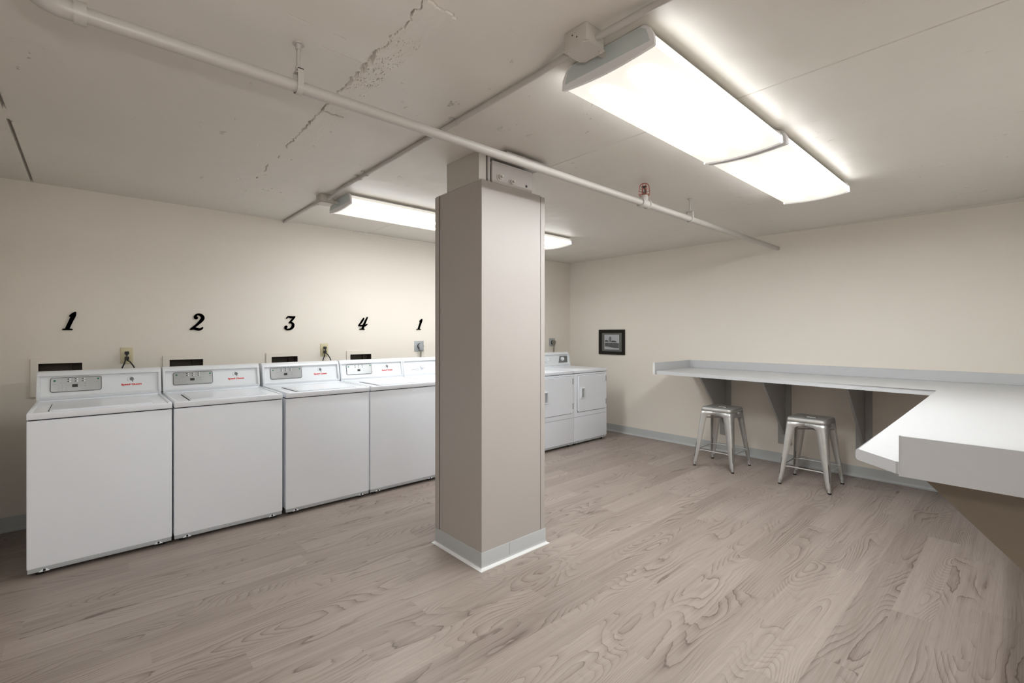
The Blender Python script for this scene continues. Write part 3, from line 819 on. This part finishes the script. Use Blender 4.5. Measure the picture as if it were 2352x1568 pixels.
# ------------------------------------------------------------------ ceiling lights
def make_light(label, loc):
    t = thing('ceiling_light', label, 'ceiling light', loc, group='long white wraparound ceiling lights')
    LEN = 1.22; TH = 0.012
    # housing against the ceiling (z measured from the ceiling, down)
    bm = B(); add_box(bm, TH, LEN - TH, -0.150, 0.150, -0.050, 0.0); build('housing', bm, HOUS, t)
    bow = [(-0.196 + 0.392 * k / 16, -0.079 - 0.013 * math.sin(PI * k / 16)) for k in range(17)]
    bm = B()
    A = [bm.verts.new((TH, y, z)) for y, z in bow]; Bv = [bm.verts.new((LEN - TH, y, z)) for y, z in bow]
    for k in range(16): bm.faces.new((A[k], A[k + 1], Bv[k + 1], Bv[k]))
    for s in (-1, 1):
        y0, y1_ = s * 0.196, s * 0.176
        q = [bm.verts.new(c_) for c_ in ((TH, y0, -0.079), (TH, y0, -0.045), (LEN - TH, y0, -0.045), (LEN - TH, y0, -0.079))]
        f = bm.faces.new(q); f.material_index = 1
        q2 = [bm.verts.new(c_) for c_ in ((TH, y0, -0.045), (TH, y1_, -0.018), (LEN - TH, y1_, -0.018), (LEN - TH, y0, -0.045))]
        f = bm.faces.new(q2); f.material_index = 3
    # return lips onto the housing close the lens
    for s in (-1, 1):
        q3 = [bm.verts.new(c_) for c_ in ((TH, s * 0.176, -0.018), (TH, s * 0.150, -0.014), (LEN - TH, s * 0.150, -0.014), (LEN - TH, s * 0.176, -0.018))]
        f = bm.faces.new(q3); f.material_index = 2
    bmesh.ops.remove_doubles(bm, verts=bm.verts, dist=1e-5)
    bmesh.ops.recalc_face_normals(bm, faces=bm.faces)
    ls = build('lens', bm, [LENSF, LENSS, HOUS, LENSD], t, smooth=True); ls['label'] = 'glowing ribbed lens'
    for x0, x1, s in ((0.0, TH, 1), (LEN - TH, LEN, -1)):
        rim = [(-0.166, -0.002), (-0.186, -0.018), (-0.203, -0.048), (-0.206, -0.083)] + [(-0.203 + 0.406 * k / 12, -0.086 - 0.013 * math.sin(PI * k / 12)) for k in range(13)] + \
              [(0.206, -0.083), (0.203, -0.048), (0.186, -0.018), (0.166, -0.002)]
        bm = B(); add_prism(bm, rim, 'x', x0, x1); ec = build('end_cap', bm, CAPW, t)
        pan = [(-0.150, -0.004), (-0.174, -0.020), (-0.190, -0.066), (0.190, -0.066), (0.174, -0.020), (0.150, -0.004)]
        bm = B(); add_prism(bm, pan, 'x', x0 - 0.0012 if s > 0 else x1 - 0.001, x0 + 0.001 if s > 0 else x1 + 0.0012); build('cap_insert', bm, CAPM, ec)
    return t
ll = ['large near ceiling light at the upper right, beside the big junction box', 'ceiling light joined to the far end of the large near one at the upper right',
      'ceiling light over the washers, its right part hidden behind the column', 'ceiling light mostly hidden behind the column, only its end showing right of it']
l0 = make_light(ll[0], (1.400, 1.050, ZC))
ll += ['added unseen fill ceiling light, left of the large near one', 'added unseen fill ceiling light behind the viewer, nearer the counter side', 'added unseen fill ceiling light behind the viewer, at the far left']  # three unseen lights added to brighten the room
def set_glow(o, g):
    for ch in o.children:
        if ch.name.startswith('lens'): ch.color = (g, 1, 1, 1)
for lab, loc, g in zip(ll[1:], ((2.640, 1.036, ZC), (1.430, 3.578, ZC), (2.665, 3.545, ZC), (-1.75, 1.05, ZC), (-0.10, -1.60, ZC), (-1.75, -1.60, ZC)), 'A Bk Bk C D D'.split()):
    c = copy_tree(l0); c.location = loc; c['label'] = lab
    set_glow(c, G[g])
set_glow(l0, G['A'])

# ------------------------------------------------------------------ junction boxes and conduits
def jbox(loc, sx, sy, label):
    t = thing('junction_box', label, 'junction box', loc, group='square ceiling junction boxes')
    bm = B(); add_box(bm, -sx / 2, sx / 2, -sy / 2, sy / 2, -0.060, 0.0, 0.004); build('box_body', bm, BOXM, t)
    bm = B()
    c = 0.016; hx, hy = sx / 2 + 0.002, sy / 2 + 0.002
    add_prism(bm, [(-hx, -hy + c), (-hx + c, -hy), (hx, -hy), (hx, hy - c), (hx - c, hy), (-hx, hy)], 'z', -0.066, -0.061)
    build('cover_plate', bm, BOXM, t)
    for x, y in ((-hx + .012, hy - .012), (hx - .012, -hy + .012)):
        bm = B(); add_prism(bm, circ(x, y, 0.006, 12), 'z', -0.070, -0.066); build('screw', bm, BOXM, t)
    for y, z in ((0.012, -0.022), (-0.008, -0.036)):
        bm = B(); add_prism(bm, circ(y, z, 0.0028, 8), 'x', -sx / 2 - 0.0006, -sx / 2 + 0.004); build('screw_hole', bm, DARK, t)
    # nipple into the lamp
    bm = B(); add_tube(bm, [(sx / 2 - 0.004, 0, -0.032), (sx / 2 + 0.064, 0, -0.032)], 0.012, 12)
    add_tube(bm, [(sx / 2, 0, -0.032), (sx / 2 + 0.010, 0, -0.032)], 0.019, 8)
    build('connector', bm, BOXM, t)
    return t
jb1 = (1.288, 1.052); jb2 = (1.327, 3.604)
jbox((jb1[0], jb1[1], ZC), 0.098, 0.098, 'large beige junction box at the end of the near ceiling light')
jbox((jb2[0], jb2[1], ZC), 0.100, 0.100, 'beige junction box on the ceiling above the number 4, by the far light')
def conduit(path, label, clips=()):
    t = thing('conduit', label, 'conduit', path[0], group='painted conduit runs across the ceiling')
    o0 = Vector(path[0])
    bm = B(); add_tube(bm, [p_ - o0 for p_ in path], 0.0115, 14); build('tube', bm, PIPEM, t)
    for y in clips:
        bm = B()
        z = ZC - 0.014
        arc = [(1.335 + 0.0145 * math.cos(a), z - 0.0145 * math.sin(a)) for a in [PI * k / 10 for k in range(11)]]
        inn = [(1.335 + 0.012 * math.cos(a), z - 0.012 * math.sin(a)) for a in [PI * k / 10 for k in range(11)]]
        for k in range(10):
            add_prism(bm, [arc[k], arc[k + 1], inn[k + 1], inn[k]], 'y', y - 0.010, y + 0.010)
        add_box(bm, 1.335 - 0.036, 1.335 - 0.012, y - 0.009, y + 0.009, ZC - 0.004, ZC - 0.0005)
        add_prism(bm, circ(1.335 - 0.026, y, 0.006, 10), 'z', ZC - 0.010, ZC - 0.003)
        xf(bm, bm.verts[:], Matrix.Translation(-o0))
        build('strap', bm, PIPEM, t)
def P3(*a): return [Vector(p_) for p_ in a]
zc_ = ZC - 0.014; zb = ZC - 0.034
conduit(P3((1.335, YF, zc_)) + smooth_path([(1.335, 0.55, zc_), (1.333, 0.72, zc_), (1.322, 0.80, zc_ - 0.004), (1.303, 0.90, zb + 0.003), (1.296, 0.96, zb), (1.296, 1.006, zb)], 5),
        'painted conduit from the top edge of the photo to the large junction box')
conduit(smooth_path([(1.296, 1.098, zb), (1.297, 1.13, zb), (1.306, 1.19, zb + 0.006), (1.328, 1.28, zc_ - 0.002), (1.335, 1.36, zc_), (1.335, 1.6, zc_)], 5) + P3((1.335, 3.1, zc_)) +
        smooth_path([(1.335, 3.25, zc_), (1.338, 3.38, zc_ - 0.002), (1.337, 3.47, zb + 0.006), (1.334, 3.53, zb), (1.334, 3.556, zb)], 5),
        'long painted conduit crossing above the sprinkler pipe between both junction boxes', (1.893, 2.90, 3.00))
conduit(smooth_path([(1.334, 3.652, zb), (1.334, 3.70, zb), (1.335, 3.80, zb + 0.012), (1.335, 3.9, zc_)], 5) + P3((1.335, YB, zc_)),
        'short painted conduit from the far junction box to the back wall')

# ------------------------------------------------------------------ sprinkler pipe
ZP, YP, RP = 2.238, 1.785, 0.0215
t = thing('sprinkler_pipe', 'long painted sprinkler pipe hung under the ceiling, running into the right wall', 'pipe', (XR, YP, ZP))
def loc_(bm): xf(bm, bm.verts[:], Matrix.Translation((-XR, -YP, -ZP))); return bm
bm = B()
add_tube(bm, [(-0.03, YP, ZP), (2.80, YP, ZP)], RP, 20); add_tube(bm, [(2.86, YP, ZP), (XR, YP, ZP)], RP + 0.001, 20)
build('pipe', loc_(bm), PIPEM, t)
bm = B()
add_tube(bm, [(-0.115 + 0.0, YP - 0.10, ZP), (-0.115, YF, ZP)], RP, 20)
build('pipe', loc_(bm), PIPEM, t)
bm = B()
arc = [(-0.05 - 0.065 * math.sin(a), YP - 0.065 + 0.065 * math.cos(a), ZP) for a in [PI / 2 * k / 10 for k in range(11)]]
add_tube(bm, [(-0.03, YP, ZP)] + arc + [(-0.115, YP - 0.10, ZP)], 0.027, 20)
add_tube(bm, [(-0.035, YP, ZP), (-0.008, YP, ZP)], 0.032, 20)
add_tube(bm, [(-0.115, YP - 0.075, ZP), (-0.115, YP - 0.105, ZP)], 0.032, 20)
build('elbow', loc_(bm), PIPEM, t)
bm = B(); XT = 2.832
add_tube(bm, [(XT - 0.045, YP, ZP), (XT + 0.045, YP, ZP)], 0.028, 22)
add_tube(bm, [(XT - 0.048, YP, ZP), (XT - 0.036, YP, ZP)], 0.0325, 22); add_tube(bm, [(XT + 0.036, YP, ZP), (XT + 0.048, YP, ZP)], 0.0325, 22)
add_tube(bm, [(XT, YP, ZP), (XT, YP, ZP + 0.048)], 0.026, 20); add_tube(bm, [(XT, YP, ZP + 0.046), (XT, YP, ZP + 0.056)], 0.024, 8)
tee = build('tee', loc_(bm), PIPEM, t); tee['label'] = 'white painted tee fitting under the sprinkler'
bm = B(); hb = ZP + 0.056
add_tube(bm, [(XT, YP, hb), (XT, YP, hb + 0.012)], 0.012, 12)
for s in (-1, 1):
    add_tube(bm, smooth_path([(XT + s * 0.011, YP, hb + 0.01), (XT + s * 0.019, YP, hb + 0.03), (XT + s * 0.012, YP, hb + 0.05), (XT, YP, hb + 0.058)], 4), 0.0032, 8)
add_tube(bm, [(XT, YP, hb + 0.01), (XT, YP, hb + 0.055)], 0.003, 8)
add_tube(bm, [(XT, YP, hb + 0.058), (XT, YP, hb + 0.0605)], 0.020, 18)
sh = build('sprinkler_head', loc_(bm), BRASS, t)
bm = B()
for k in range(8):
    a = 2 * PI * k / 8 + 0.2; ca, sa = math.cos(a), math.sin(a)
    add_tube(bm, smooth_path([(XT + ca * 0.016, YP + sa * 0.016, hb + 0.002), (XT + ca * 0.036, YP + sa * 0.036, hb + 0.002), (XT + ca * 0.037, YP + sa * 0.037, hb + 0.03), (XT + ca * 0.033, YP + sa * 0.033, hb + 0.062),
                              (XT + ca * 0.019, YP + sa * 0.019, hb + 0.079), (XT + ca * 0.004, YP + sa * 0.004, hb + 0.083)], 4), 0.0017, 6)
for z, rr_ in ((hb + 0.002, 0.036), (hb + 0.034, 0.037), (hb + 0.002, 0.017)):
    add_tube(bm, [(XT + rr_ * math.cos(2 * PI * k / 24), YP + rr_ * math.sin(2 * PI * k / 24), z) for k in range(25)], 0.0017, 6, caps=False)
g = build('wire_guard', loc_(bm), GUARD, sh); g['label'] = 'red wire cage guard'

def hanger(x, label):
    h = thing('pipe_hanger', label, 'pipe hanger', (x, YP, ZC), group='pipe hangers')
    zz = ZP - ZC
    bm = B(); add_tube(bm, [(0, 0, 0.001), (0, 0, zz + 0.062)], 0.0065, 12); build('rod', bm, PIPEM, h)
    bm = B(); add_tube(bm, [(0, 0, 0.001), (0, 0, -0.004), (0, 0, -0.0041), (0, 0, -0.022)], [0.020, 0.020, 0.011, 0.009], 16); build('ceiling_flange', bm, PIPEM, h)
    bm = B()
    ring = []
    for k in range(13):
        a = PI + PI * k / 12; ring.append((0.0275 * math.cos(a), zz + 0.0275 * math.sin(a)))
    outline_pts = [(-0.0275, zz + 0.058)] + ring + [(0.0275, zz + 0.058)]
    def off(p_): 
        u, v_ = p_
        if v_ >= zz: return (u * (1 - 0.003 / 0.0275), v_)
        L_ = math.hypot(u, v_ - zz); return (u * (L_ - 0.003) / L_, zz + (v_ - zz) * (L_ - 0.003) / L_)
    for k in range(len(outline_pts) - 1):
        a, b_ = outline_pts[k], outline_pts[k + 1]
        add_prism(bm, [a, b_, off(b_), off(a)], 'x', -0.010, 0.010)
    # profile above was (y,z): rotate not needed because the prism axis is x
    add_box(bm, -0.010, 0.010, -0.0275, 0.0275, zz + 0.055, zz + 0.059)
    add_tube(bm, [(0, 0, zz + 0.05), (0, 0, zz + 0.072)], 0.011, 6)
    build('clevis_loop', bm, PIPEM, h)
hanger(0.562, 'painted pipe hanger on the left, near the ragged ceiling crack')
hanger(3.475, 'white painted pipe hanger right of the red sprinkler guard')

# ------------------------------------------------------------------ framed picture
t = thing('framed_picture', 'small black framed black and white photograph on the right wall', 'picture', (XR, 3.885, 1.230))
hy, hz, fw = 0.214, 0.171, 0.043
bm = B()
for a, b_, c_, d in ((-hy, hy, hz - fw, hz), (-hy, hy, -hz, -hz + fw), (-hy, -hy + fw, -hz + fw, hz - fw), (hy - fw, hy, -hz + fw, hz - fw)):
    add_box(bm, -0.022, 0.0, a, b_, c_, d, 0.002, 1)
build('frame', bm, FRAME, t)
bm = B(); add_box(bm, -0.008, -0.002, -hy + fw, hy - fw, -hz + fw, hz - fw); build('mat_board', bm, MATB, t, smooth=False)
# print: u to the right in the photo (world -Y), v up
def pp(poly, mi, d): 
    return add_prism(bm, [(-u, v_) for u, v_ in poly], 'x', -0.0084 - d, -0.0080, mi=mi)
bm = B(); pw, ph_ = 0.122, 0.1010
Rr = lambda u0, u1, v0, v1: [(u0, v0), (u1, v0), (u1, v1), (u0, v1)]
pp(Rr(-pw, pw, -ph_, ph_), 0, 0.0000)
pp(Rr(-pw + .006, pw - .006, -ph_ + .006, ph_ - .006), 1, 0.0002)
U = lambda x: -pw + (x - 420) / 765 * 2 * pw
Vv = lambda y: ph_ - (y - 410) / 720 * 2 * ph_
Q = lambda pts: [(U(x), Vv(y)) for x, y in pts]
pp(Q([(440, 690), (520, 665), (610, 690), (640, 760), (440, 760)]), 3, 0.0004)
pp(Q([(660, 760), (665, 560), (725, 490), (785, 555), (790, 760)]), 3, 0.0005)
pp(Q([(680, 740), (685, 570), (725, 520), (768, 568), (770, 740)]), 2, 0.0007)
pp(Q([(790, 720), (870, 690), (1020, 715), (1060, 790), (790, 780)]), 3, 0.0004)
pp(Q([(440, 765), (1180, 790), (1180, 830), (440, 805)]), 4, 0.0006)
pp(Q([(440, 810), (1180, 820), (1180, 1065), (900, 1050), (440, 985)]), 3, 0.0007)
random.seed(4)
for k in range(22):
    x = 455 + 700 * random.random(); y = 835 + 150 * random.random(); ww = 15 + 30 * random.random(); hh = 10 + 25 * random.random()
    pp(Q([(x, y), (x + ww, y + 6), (x + ww * 0.9, y + hh), (x - 6, y + hh * 0.9)]), random.choice([2, 4, 2]), 0.0009)
pp(Q([(440, 1000), (900, 1062), (1185, 1080), (1185, 1120), (440, 1100)]), 4, 0.0007)
build('print', bm, [PEDGE, PSKY, PMID, PDARK, PLITE], t, smooth=False)
bm = B(); add_box(bm, -0.0125, -0.0105, -hy + fw, hy - fw, -hz + fw, hz - fw); build('glass', bm, GLASS, t, smooth=False)

# ------------------------------------------------------------------ counter
ZT, TK = 0.942, 0.038
t = thing('counter', 'long light grey laminate counter along the right wall turning toward the viewer', 'counter', (XR, 2.74, ZT))
def CL(bm): xf(bm, bm.verts[:], Matrix.Translation((-XR, -2.74, -ZT))); return bm
XE = 1.872
outline = [(XR, 2.742), (4.572, 2.742), (4.436, 0.440), (1.985, 0.412), (XE, 0.285), (XE, YF), (XR, YF)]
bm = B()
v_ = add_prism(bm, outline, 'z', ZT - TK, ZT)
bm.edges.ensure_lookup_table()
es = [e for e in bm.edges if abs(e.verts[0].co.z - e.verts[1].co.z) < 1e-6 and not (e.verts[0].co.x > XR - .01 and e.verts[1].co.x > XR - .01) and not (e.verts[0].co.y < YF + .01 and e.verts[1].co.y < YF + .01)
      and not (e.verts[0].co.y > 2.7 and e.verts[1].co.y > 2.7) and not (e.verts[0].co.x < 2.0 and e.verts[1].co.x < 2.0)]
bmesh.ops.bevel(bm, geom=es, offset=0.010, segments=4, affect='EDGES', profile=0.5)
build('worktop', CL(bm), LAM, t)
bm = B(); SH = 0.088
add_prism(bm, rrect(XR - 0.020, XR, ZT, ZT + SH, 0.002, 1), 'y', YF + 0.02, 2.742)
build('backsplash', CL(bm), LAM, t)
bm = B()
add_box(bm, 4.558, XR, 2.742, 2.762, ZT - TK, ZT + SH, 0.001, 1)
ep = build('end_splash', CL(bm), LAM, t)
bm = B(); add_box(bm, 4.552, 4.5585, 2.740, 2.7635, ZT - TK - 0.001, ZT + SH + 0.001); e_ = build('edge_band', CL(bm), LAMS, t); e_['label'] = 'white edge band on the end splash'
bm = B(); add_box(bm, XE - 0.020, XE, YF, 0.273, ZT - TK - 0.002, ZT + 0.085, 0.001, 1); build('end_splash', CL(bm), LAM, t)
bm = B(); add_box(bm, XE - 0.0205, XE + 0.0005, 0.273, 0.2745, ZT - TK - 0.002, ZT + 0.0855); e_ = build('edge_band', CL(bm), LAMS, t); e_['label'] = 'white edge band on the near end splash'

# wall brackets under the counter
zu = ZT - TK - 0.001
def bracket(loc, rotz, label, BM_=None):
    BRK = BM_ or MATS['bracket_laminate']
    b_ = thing('counter_bracket', label, 'bracket', loc, rotz, 'grey triangular brackets under the counter')
    # local: +x out from the wall, wall at x=0, top at z=0
    bm = B(); add_box(bm, 0.0, 0.019, -0.062, 0.062, -0.700, 0.0, 0.001, 1); build('wall_board', bm, BRK, b_)
    bm = B(); add_prism(bm, [(0.019, 0.0), (0.628, 0.0), (0.628, -0.012), (0.060, -0.580), (0.019, -0.600)], 'y', -0.010, 0.010)
    build('gusset', bm, BRK, b_, smooth=False)
    for z in (-0.62, -0.655):
        bm = B(); add_prism(bm, circ(0.028, z, 0.005, 10), 'x', 0.018, 0.0215); build('screw', bm, GREYP, b_)
    return b_
bl = ['grey triangular bracket behind the far metal stool', 'grey triangular bracket between the two metal stools', 'grey triangular bracket just left of where the counter turns']
for (y, lab) in zip((2.325, 1.715, 1.045), bl):
    bracket((XR, y, zu), PI, lab)
bracket((2.00, YF, zu), PI / 2, 'shade-browned triangular bracket under the near end of the counter', MATS['bracket_shade'])

# ------------------------------------------------------------------ stools
def make_stool(label, loc, rotz):
    t = thing('metal_stool', label, 'stool', loc, rotz, 'metal stools at the counter')
    SZ = 0.600; hs = 0.150
    # seat pan: rounded square with rolled edge and a hand slot
    prof = [(0.0, 0.0), (-0.004, -0.0005), (-0.008, -0.004), (-0.0095, -0.010), (-0.0095, -0.020)]  # inset from outer, z
    def sq(h, z, r_):
        return [Vector((x, y, z)) for x, y in rrect(-h, h, -h, h, r_, 6)]
    bm = B()
    rings = []
    for h, z, r_ in ((hs + 0.006, SZ - 0.034, 0.034), (hs + 0.004, SZ - 0.018, 0.034), (hs + 0.001, SZ - 0.006, 0.033), (hs - 0.006, SZ, 0.030), (hs - 0.016, SZ - 0.001, 0.024), (hs - 0.028, SZ - 0.004, 0.02)):
        rings.append([bm.verts.new(c_) for c_ in sq(h, z, r_)])
    n = len(rings[0])
    for i in range(len(rings) - 1):
        for k in range(n): bm.faces.new((rings[i][k], rings[i][(k + 1) % n], rings[i + 1][(k + 1) % n], rings[i + 1][k]))
    slot = [bm.verts.new((x, y, SZ - 0.0035)) for y, x in rrect(-0.052, 0.052, -0.016, 0.016, 0.0155, 6)[::-1]]
    e_in = rings[-1]
    for k in range(n):
        bm.faces.new((e_in[k], e_in[(k + 1) % n], slot[(k + 1) % n], slot[k]))
    s2 = [bm.verts.new((x, y, SZ - 0.012)) for y, x in rrect(-0.048, 0.048, -0.012, 0.012, 0.0115, 6)[::-1]]
    for k in range(n): bm.faces.new((slot[k], slot[(k + 1) % n], s2[(k + 1) % n], s2[k]))
    st = build('seat', bm, STEEL, t)
    so = st.modifiers.new('thickness', 'SOLIDIFY'); so.thickness = 0.0015; so.offset = -1
    # apron
    bm = B()
    rings = []
    for h, z in ((hs + 0.0045, SZ - 0.062), (hs + 0.002, SZ - 0.048), (hs + 0.0005, SZ - 0.030)):
        rings.append([bm.verts.new(c_) for c_ in sq(h, z, 0.034)])
    for i in range(2):
        for k in range(n): bm.faces.new((rings[i][k], rings[i][(k + 1) % n], rings[i + 1][(k + 1) % n], rings[i + 1][k]))
    ap = build('apron', bm, STEEL, t); so = ap.modifiers.new('thickness', 'SOLIDIFY'); so.thickness = 0.0015
    # legs: folded angle that tapers to the foot, splayed outwards
    fx, fy = 0.200, 0.190
    for sx in (-1, 1):
        for sy in (-1, 1):
            bm = B(); rg = []
            for k, (tz, wl, cr_) in enumerate(((SZ - 0.036, 0.150, 0.026), (SZ - 0.066, 0.150, 0.026), (SZ - 0.074, 0.090, 0.026), (SZ - 0.088, 0.076, 0.025), (SZ - 0.13, 0.070, 0.023), (SZ - 0.30, 0.056, 0.017), (SZ - 0.45, 0.042, 0.012), (0.045, 0.031, 0.009), (0.032, 0.029, 0.008))):
                f = (SZ - 0.05 - tz) / (SZ - 0.05)
                cxk = (hs + 0.004) + (fx - hs - 0.004 + 0.012) * f; cyk = (hs + 0.004) + (fy - hs - 0.004 + 0.012) * f
                pts = [(cxk - wl, cyk)]
                pts += [(cxk - cr_ * 1.0 + cr_ * math.sin(a), cyk - cr_ + cr_ * math.cos(a)) for a in [PI / 2 * q / 6 for q in range(7)]]
                pts += [(cxk, cyk - wl)]
                rg.append([bm.verts.new((sx * x, sy * y, tz)) for x, y in pts])
            for i in range(len(rg) - 1):
                for q in range(len(rg[0]) - 1): bm.faces.new((rg[i][q], rg[i][q + 1], rg[i + 1][q + 1], rg[i + 1][q]))
            lg = build('leg', bm, STEEL, t)
            so = lg.modifiers.new('thickness', 'SOLIDIFY'); so.thickness = 0.002; so.offset = 0
            # stiffening slot down the folded corner
            bm = B()
            def cp(tz, out=0.0):
                f = (SZ - 0.05 - tz) / (SZ - 0.05)
                crk = 0.026 + (0.009 - 0.026) * (f ** 1.0)
                c1 = (hs + 0.004) + (fx - hs - 0.004 + 0.012) * f - crk * 0.293 + out; c2 = (hs + 0.004) + (fy - hs - 0.004 + 0.012) * f - crk * 0.293 + out
                return Vector((sx * c1, sy * c2, tz))
            add_tube(bm, [cp(0.085 + 0.160 * q / 8, 0.0012) for q in range(9)], [0.001] + [0.0038] * 7 + [0.001], 8)
            sl = build('leg_slot', bm, STEELD, lg)
            bm = B()
            f = 1.0; bx, by = sx * (fx + 0.0), sy * (fy + 0.0)
            add_tube(bm, [(bx, by, 0.012), (bx - sx * 0.0015, by - sy * 0.0015, 0.05)], [0.0135, 0.0145], 12)
            add_tube(bm, [(bx, by, 0.0), (bx, by, 0.013)], [0.0135, 0.0145], 12, mi=1)
            build('foot_cap', bm, [STEEL, RUBBER], lg)
    def rod(name, p0, p1, r_=0.0055, flat=True):
        bm = B(); p0 = Vector(p0); p1 = Vector(p1); d = (p1 - p0)
        if flat:
            path = [p0, p0 + d * 0.10, p0 + d * 0.14 + Vector((0, 0, 0.003)), p0 + d * 0.86 + Vector((0, 0, 0.003)), p0 + d * 0.90, p1]
        else: path = [p0, p1]
        add_tube(bm, path, r_, 10); return build(name, bm, STEEL, t)
    zf = 0.165
    ff = (SZ - 0.05 - zf) / (SZ - 0.05); ax_ = (hs + 0.004) + (fx - hs + 0.008) * ff - 0.008; ay_ = (hs + 0.004) + (fy - hs + 0.008) * ff - 0.008
    for s in (-1, 1):
        rod('footrest_bar', (s * ax_, -ay_ + 0.008, zf), (s * ax_, ay_ - 0.008, zf))
        rod('footrest_bar', (-ax_ + 0.008, s * ay_, zf), (ax_ - 0.008, s * ay_, zf))
    zz = SZ - 0.105
    rod('seat_brace', (-0.150, -0.150, zz), (0.150, 0.150, zz + 0.004), 0.006, False)
    rod('seat_brace', (0.150, -0.150, zz - 0.006), (-0.150, 0.150, zz - 0.002), 0.006, False)
    return t
s1 = make_stool('galvanised metal stool with square slotted seat, the farther of the two', (4.792, 2.117, 0), 0.0)
s2 = copy_tree(s1); s2.location = (4.790, 1.322, 0); s2['label'] = 'galvanised metal stool with square slotted seat, the one nearer the viewer'
